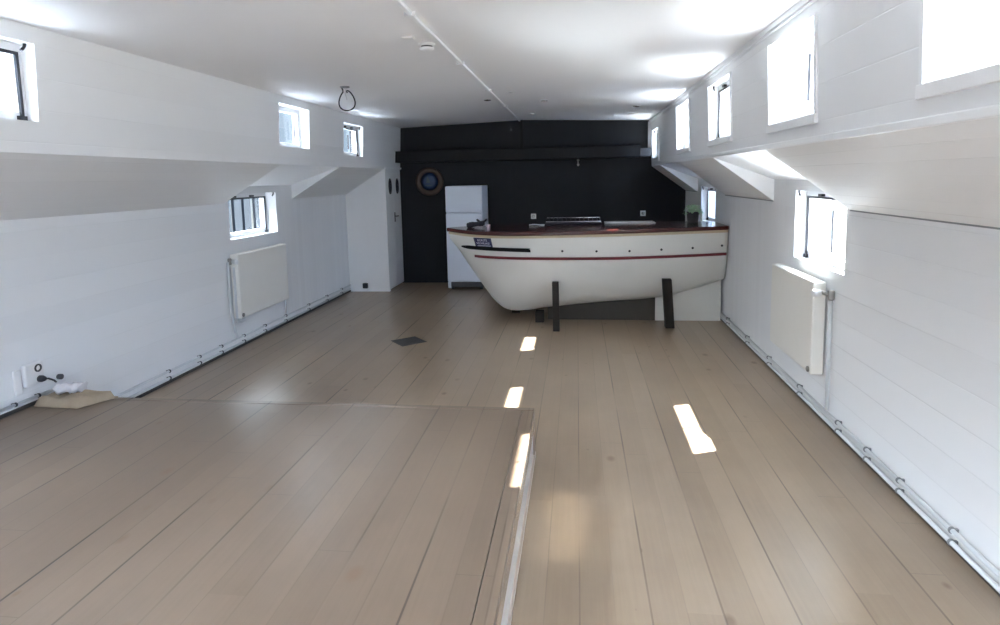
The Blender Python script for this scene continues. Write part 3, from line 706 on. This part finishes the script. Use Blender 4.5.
# ------------------------------------------------------------------ floor things
hc = Vector((-1.785, 6.265, 0))
ht = thing('floor_hatch', hc, 'dark square iron plate set diagonally in the floorboards', 'floor hatch')
Mx = Matrix.Translation(hc) @ Matrix.Rotation(math.radians(41), 4, 'Z')
b_ = MB(); b_.box(-.142, .142, -.142, .142, 0.0005, .005, M=Mx); obj('plate', b_, M['iron'], ht, bevel=.001)
b_ = MB()
for i in range(7): b_.box(-.12, .12, -.12+i*.038, -.105+i*.038, .005, .008, M=Mx)
obj('ribs', b_, M['iron'], ht)
# folded mat on the platform corner
mt = MB(); rnd = random.Random(5)
cor = [(-3.43, 3.43), (-3.00, 3.40), (-2.955, 3.50), (-2.94, 3.66), (-3.44, 3.655)]
A, B, C_, D = Vector((-3.475, 3.45, 0)), Vector((-3.16, 3.44, 0)), Vector((-3.05, 3.655, 0)), Vector((-3.475, 3.655, 0))
rows_t = []; rows_b = []
for j in range(13):
    v = j/12; rt = []; rb = []
    for i in range(17):
        u = i/16; p = (A*(1-u)+B*u)*(1-v)+(D*(1-u)+C_*u)*v
        e = min(u, 1-u, v, 1-v); th = .045*min(1, (e/.07))**.5 + .010*math.sin(u*9+v*4)*min(1, e*6)+.008*math.sin(v*13-u*3)*min(1, e*6)
        rt.append((p.x, p.y, PZ+.003+max(.0, th)+.006)); rb.append((p.x, p.y, PZ+.002))
    rows_t.append(rt); rows_b.append(rb)
mt.grid(rows_t); mt.grid(rows_b)
ring = lambda R_: R_[0] + [r[-1] for r in R_[1:]] + R_[-1][-2::-1] + [r[0] for r in R_[-2:0:-1]]
mt.grid([ring(rows_b), ring(rows_t)], closed=True)
tag(obj('floor_cloth', mt, M['cloth']), 'folded beige cloth on the platform corner against the left wall', 'cloth')
cr = MB(); rows = []
for i in range(13):
    u = i/12; r_ = .036+.008*math.sin(i*2.3); rr = []
    for j in range(14):
        a = 2*PI*j/14; k = r_*(1+.22*math.sin(3*a+i)+.12*math.sin(5*a-i*1.7))
        rr.append((-3.40+.16*u, 3.56+math.cos(a)*k+.03*u, PZ+.088+math.sin(a)*k*.8))
    rows.append(rr)
cr.grid(rows, closed=True); cr.face(rows[0][::-1]); cr.face(rows[-1]); tag(obj('plastic_wrap', cr, M['crumple']), 'crumpled pale plastic wrap lying on the beige cloth', 'wrap')
# double socket with plug
sc = thing('double_socket', (LX, 3.44, .47), 'white double socket low on the left wall by the cloth', 'socket')
b_ = MB(); b_.box(LX, LX+.035, 3.42, 3.56, .435, .58); obj('box', b_, M['plastic'], sc, bevel=.01)
b_ = MB(); b_.lathe([(.026, .033), (.026, .041), (.017, .041), (.016, .034)], (LX, 3.515, .54), (1, 0, 0), 24, caps=False); obj('socket_ring', b_, M['clip'], sc)
pg = thing('power_plug', (LX+.04, 3.515, .468), 'black plug with short lead in the double socket', 'plug')
b_ = MB(); b_.lathe([(.022, 0.001), (.022, .02), (.014, .04)], (LX+.04, 3.515, .468), (1, 0, 0), 18); obj('plug_body', b_, M['clip'], pg)
b_ = MB(); b_.tube([(LX+.075, 3.515, .468), (LX+.09, 3.53, .465), (LX+.09, 3.57, .44), (LX+.08, 3.595, .42)], .006, 8); obj('lead', b_, M['clip'], pg)
kn = MB(); kn.lathe([(.018, 0), (.019, .008), (.019, .026), (.013, .03)], (LX+.0, 3.70, .42), (1, 0, 0), 18); tag(obj('pipe_cap', kn, M['grille']), 'grey round cap on the left wall above the beige cloth', 'cap')
kp_ = MB(); kp_.box(LX, LX+.016, 3.36, 3.415, .40, .56); tag(obj('cover_strip', kp_, M['plastic'], bevel=.006), 'white cover strip left of the double socket', 'cover')

# ------------------------------------------------------------------ outside: slatted fence by the quay seen through the low left window
fe = thing('fence', (-4.6, 8.4, 0.3), 'grey upright slats outside the low left window', 'fence')
for a, c in ((7.2, 7.6), (7.66, 7.775), (7.85, 8.035), (8.10, 8.275), (8.40, 8.50), (8.505, 9.1), (9.2, 9.7)):
    b_ = MB(); b_.box(-4.62, -4.58, a, c, .3, 2.0); obj('slat', b_, M['fence'], fe)
for z in (.6, 1.75):
    b_ = MB(); b_.box(-4.66, -4.621, 7.2, 9.7, z, z+.07); obj('rail', b_, M['fence'], fe)

qb = MB(); qb.box(-6.4, -5.2, 4.4, 8.6, -.5, 4.8); qb.prism([(-6.5, 4.3, 4.8), (-5.1, 4.3, 4.8), (-5.8, 4.3, 5.6)], (0, 4.4, 0))  # added block, out of view: keeps left window light off the far floor
tag(obj('left_light_blocker', qb, plain('blocker_paint', (.05, .055, .06), .8)), 'unseen dark block added to cut daylight through the left windows', 'light blocker')
hb = MB(); hb.prism([(2.5, 7.0, .3), (2.34, 7.0, 1.0), (2.26, 7.0, 2.95), (2.32, 7.0, 2.95), (2.42, 7.0, 1.0), (2.56, 7.0, .3)], (.25, 5.2, 0))  # added board: cuts sky light at the far right windows, tints the low pane
tag(obj('right_sky_board', hb, plain('sky_board_paint', (.15, .21, .31), .4)), 'blue-grey board added to block sky outside the far right windows', 'boat')

# ------------------------------------------------------------------ daylight
W = bpy.data.worlds.new('daylight'); S.world = W; W.use_nodes = True; nt = W.node_tree
bg = nt.nodes['Background']
tc = N(nt, 'ShaderNodeTexCoord'); sp_ = N(nt, 'ShaderNodeSeparateXYZ'); nt.links.new(tc.outputs['Generated'], sp_.inputs[0])
up = ramp(nt, sp_.outputs[2], -.05, .5)
side_r = ramp(nt, sp_.outputs[0], -.2, .3)
sky = mixc(nt, up, mixc(nt, side_r, (.62, .80, 1.0), (.66, .82, 1.0)), mixc(nt, side_r, (.84, .90, 1.0), (.36, .56, 1.0)))
gnd = mixc(nt, ramp(nt, sp_.outputs[2], -.06, .02), (.95, .93, .88), sky)
nt.links.new(gnd, bg.inputs[0])
SKY_R, SKY_RL, SKY_L, SKY_LH = 8.6, 1.6, .55, 44.0
sx = ramp(nt, sp_.outputs[0], -.15, .35)
lf = math_n(nt, 'MULTIPLY_ADD', ramp(nt, sp_.outputs[2], .22, .46), SKY_LH-SKY_L, SKY_L)     # open sky over the quay on the left, buildings low down
rf = math_n(nt, 'MULTIPLY_ADD', ramp(nt, math_n(nt, 'ABSOLUTE', sp_.outputs[2]), .03, .30), SKY_R-SKY_RL, SKY_RL)     # darker far bank at eye level on the right
st = math_n(nt, 'ADD', math_n(nt, 'MULTIPLY', sx, rf), math_n(nt, 'MULTIPLY', math_n(nt, 'SUBTRACT', 1.0, sx), lf))
nt.links.new(st, bg.inputs[1])

sl = bpy.data.lights.new('sun', 'SUN'); sl.energy = 56; sl.angle = math.radians(.6); sl.color = (1, .965, .92)
so = bpy.data.objects.new('sun', sl); COL.objects.link(so); so.location = (8, 12, 10)
so.rotation_euler = Vector((-.80, -.325, -1)).to_track_quat('-Z', 'Y').to_euler()
# sun thrown back up by the water beside the ship
wl = bpy.data.lights.new('water_reflection', 'SUN'); wl.energy = 28; wl.angle = math.radians(48); wl.color = (.88, .95, 1.0)
wo = bpy.data.objects.new('water_reflection', wl); COL.objects.link(wo); wo.location = (8, 12, -6)
wo.rotation_euler = Vector((-.80, -.33, 1.1)).to_track_quat('-Z', 'Y').to_euler()
# portal for the rear opening
L = bpy.data.lights.new('rear_portal', 'AREA'); L.shape = 'RECTANGLE'; L.size = 2.8; L.size_y = 1.45; L.cycles.is_portal = True
lo = bpy.data.objects.new('rear_portal', L); COL.objects.link(lo); lo.location = (-.9, Y0-.13, 1.62); lo.rotation_euler = Vector((0, 1, 0)).to_track_quat('-Z', 'Y').to_euler()

# ------------------------------------------------------------------ camera
F, CXp, CYp, VPx, VPy, ROLL = 620., 500., 250., 577., 177., .0206
d = Vector((VPx-CXp, CYp-VPy, F)).normalized()           # room axis in camera axes (right, up, forward)
U_ = d.cross(Vector((1, ROLL, 0))).normalized()
if U_.y < 0: U_ = -U_
R = U_.cross(d).normalized()
if R.x < 0: R = -R
# world -> camera columns R, d, U_ ; camera axes in world are the rows
right = Vector((R.x, d.x, U_.x)); upv = Vector((R.y, d.y, U_.y)); fwd = Vector((R.z, d.z, U_.z))
cam = bpy.data.cameras.new('camera'); co = bpy.data.objects.new('camera', cam); COL.objects.link(co)
mw = Matrix((( right.x, upv.x, -fwd.x, 0), (right.y, upv.y, -fwd.y, 0), (right.z, upv.z, -fwd.z, 1.7), (0, 0, 0, 1)))
co.matrix_world = mw
cam.sensor_width = 36; cam.sensor_fit = 'HORIZONTAL'; cam.lens = F*36/1000
cam.shift_x = 0; cam.shift_y = (CYp-312.5)/1000.
cam.clip_start = .05
S.camera = co

S.view_settings.view_transform = 'Standard'; S.view_settings.look = 'None'; S.view_settings.gamma = 1; S.view_settings.use_curve_mapping = False
S.view_settings.exposure = 0.72
S.cycles.use_denoising = True
S.cycles.blur_glossy = 0.0; S.cycles.sample_clamp_indirect = 30
S.cycles.max_bounces = 14; S.cycles.diffuse_bounces = 8; S.cycles.transparent_max_bounces = 12
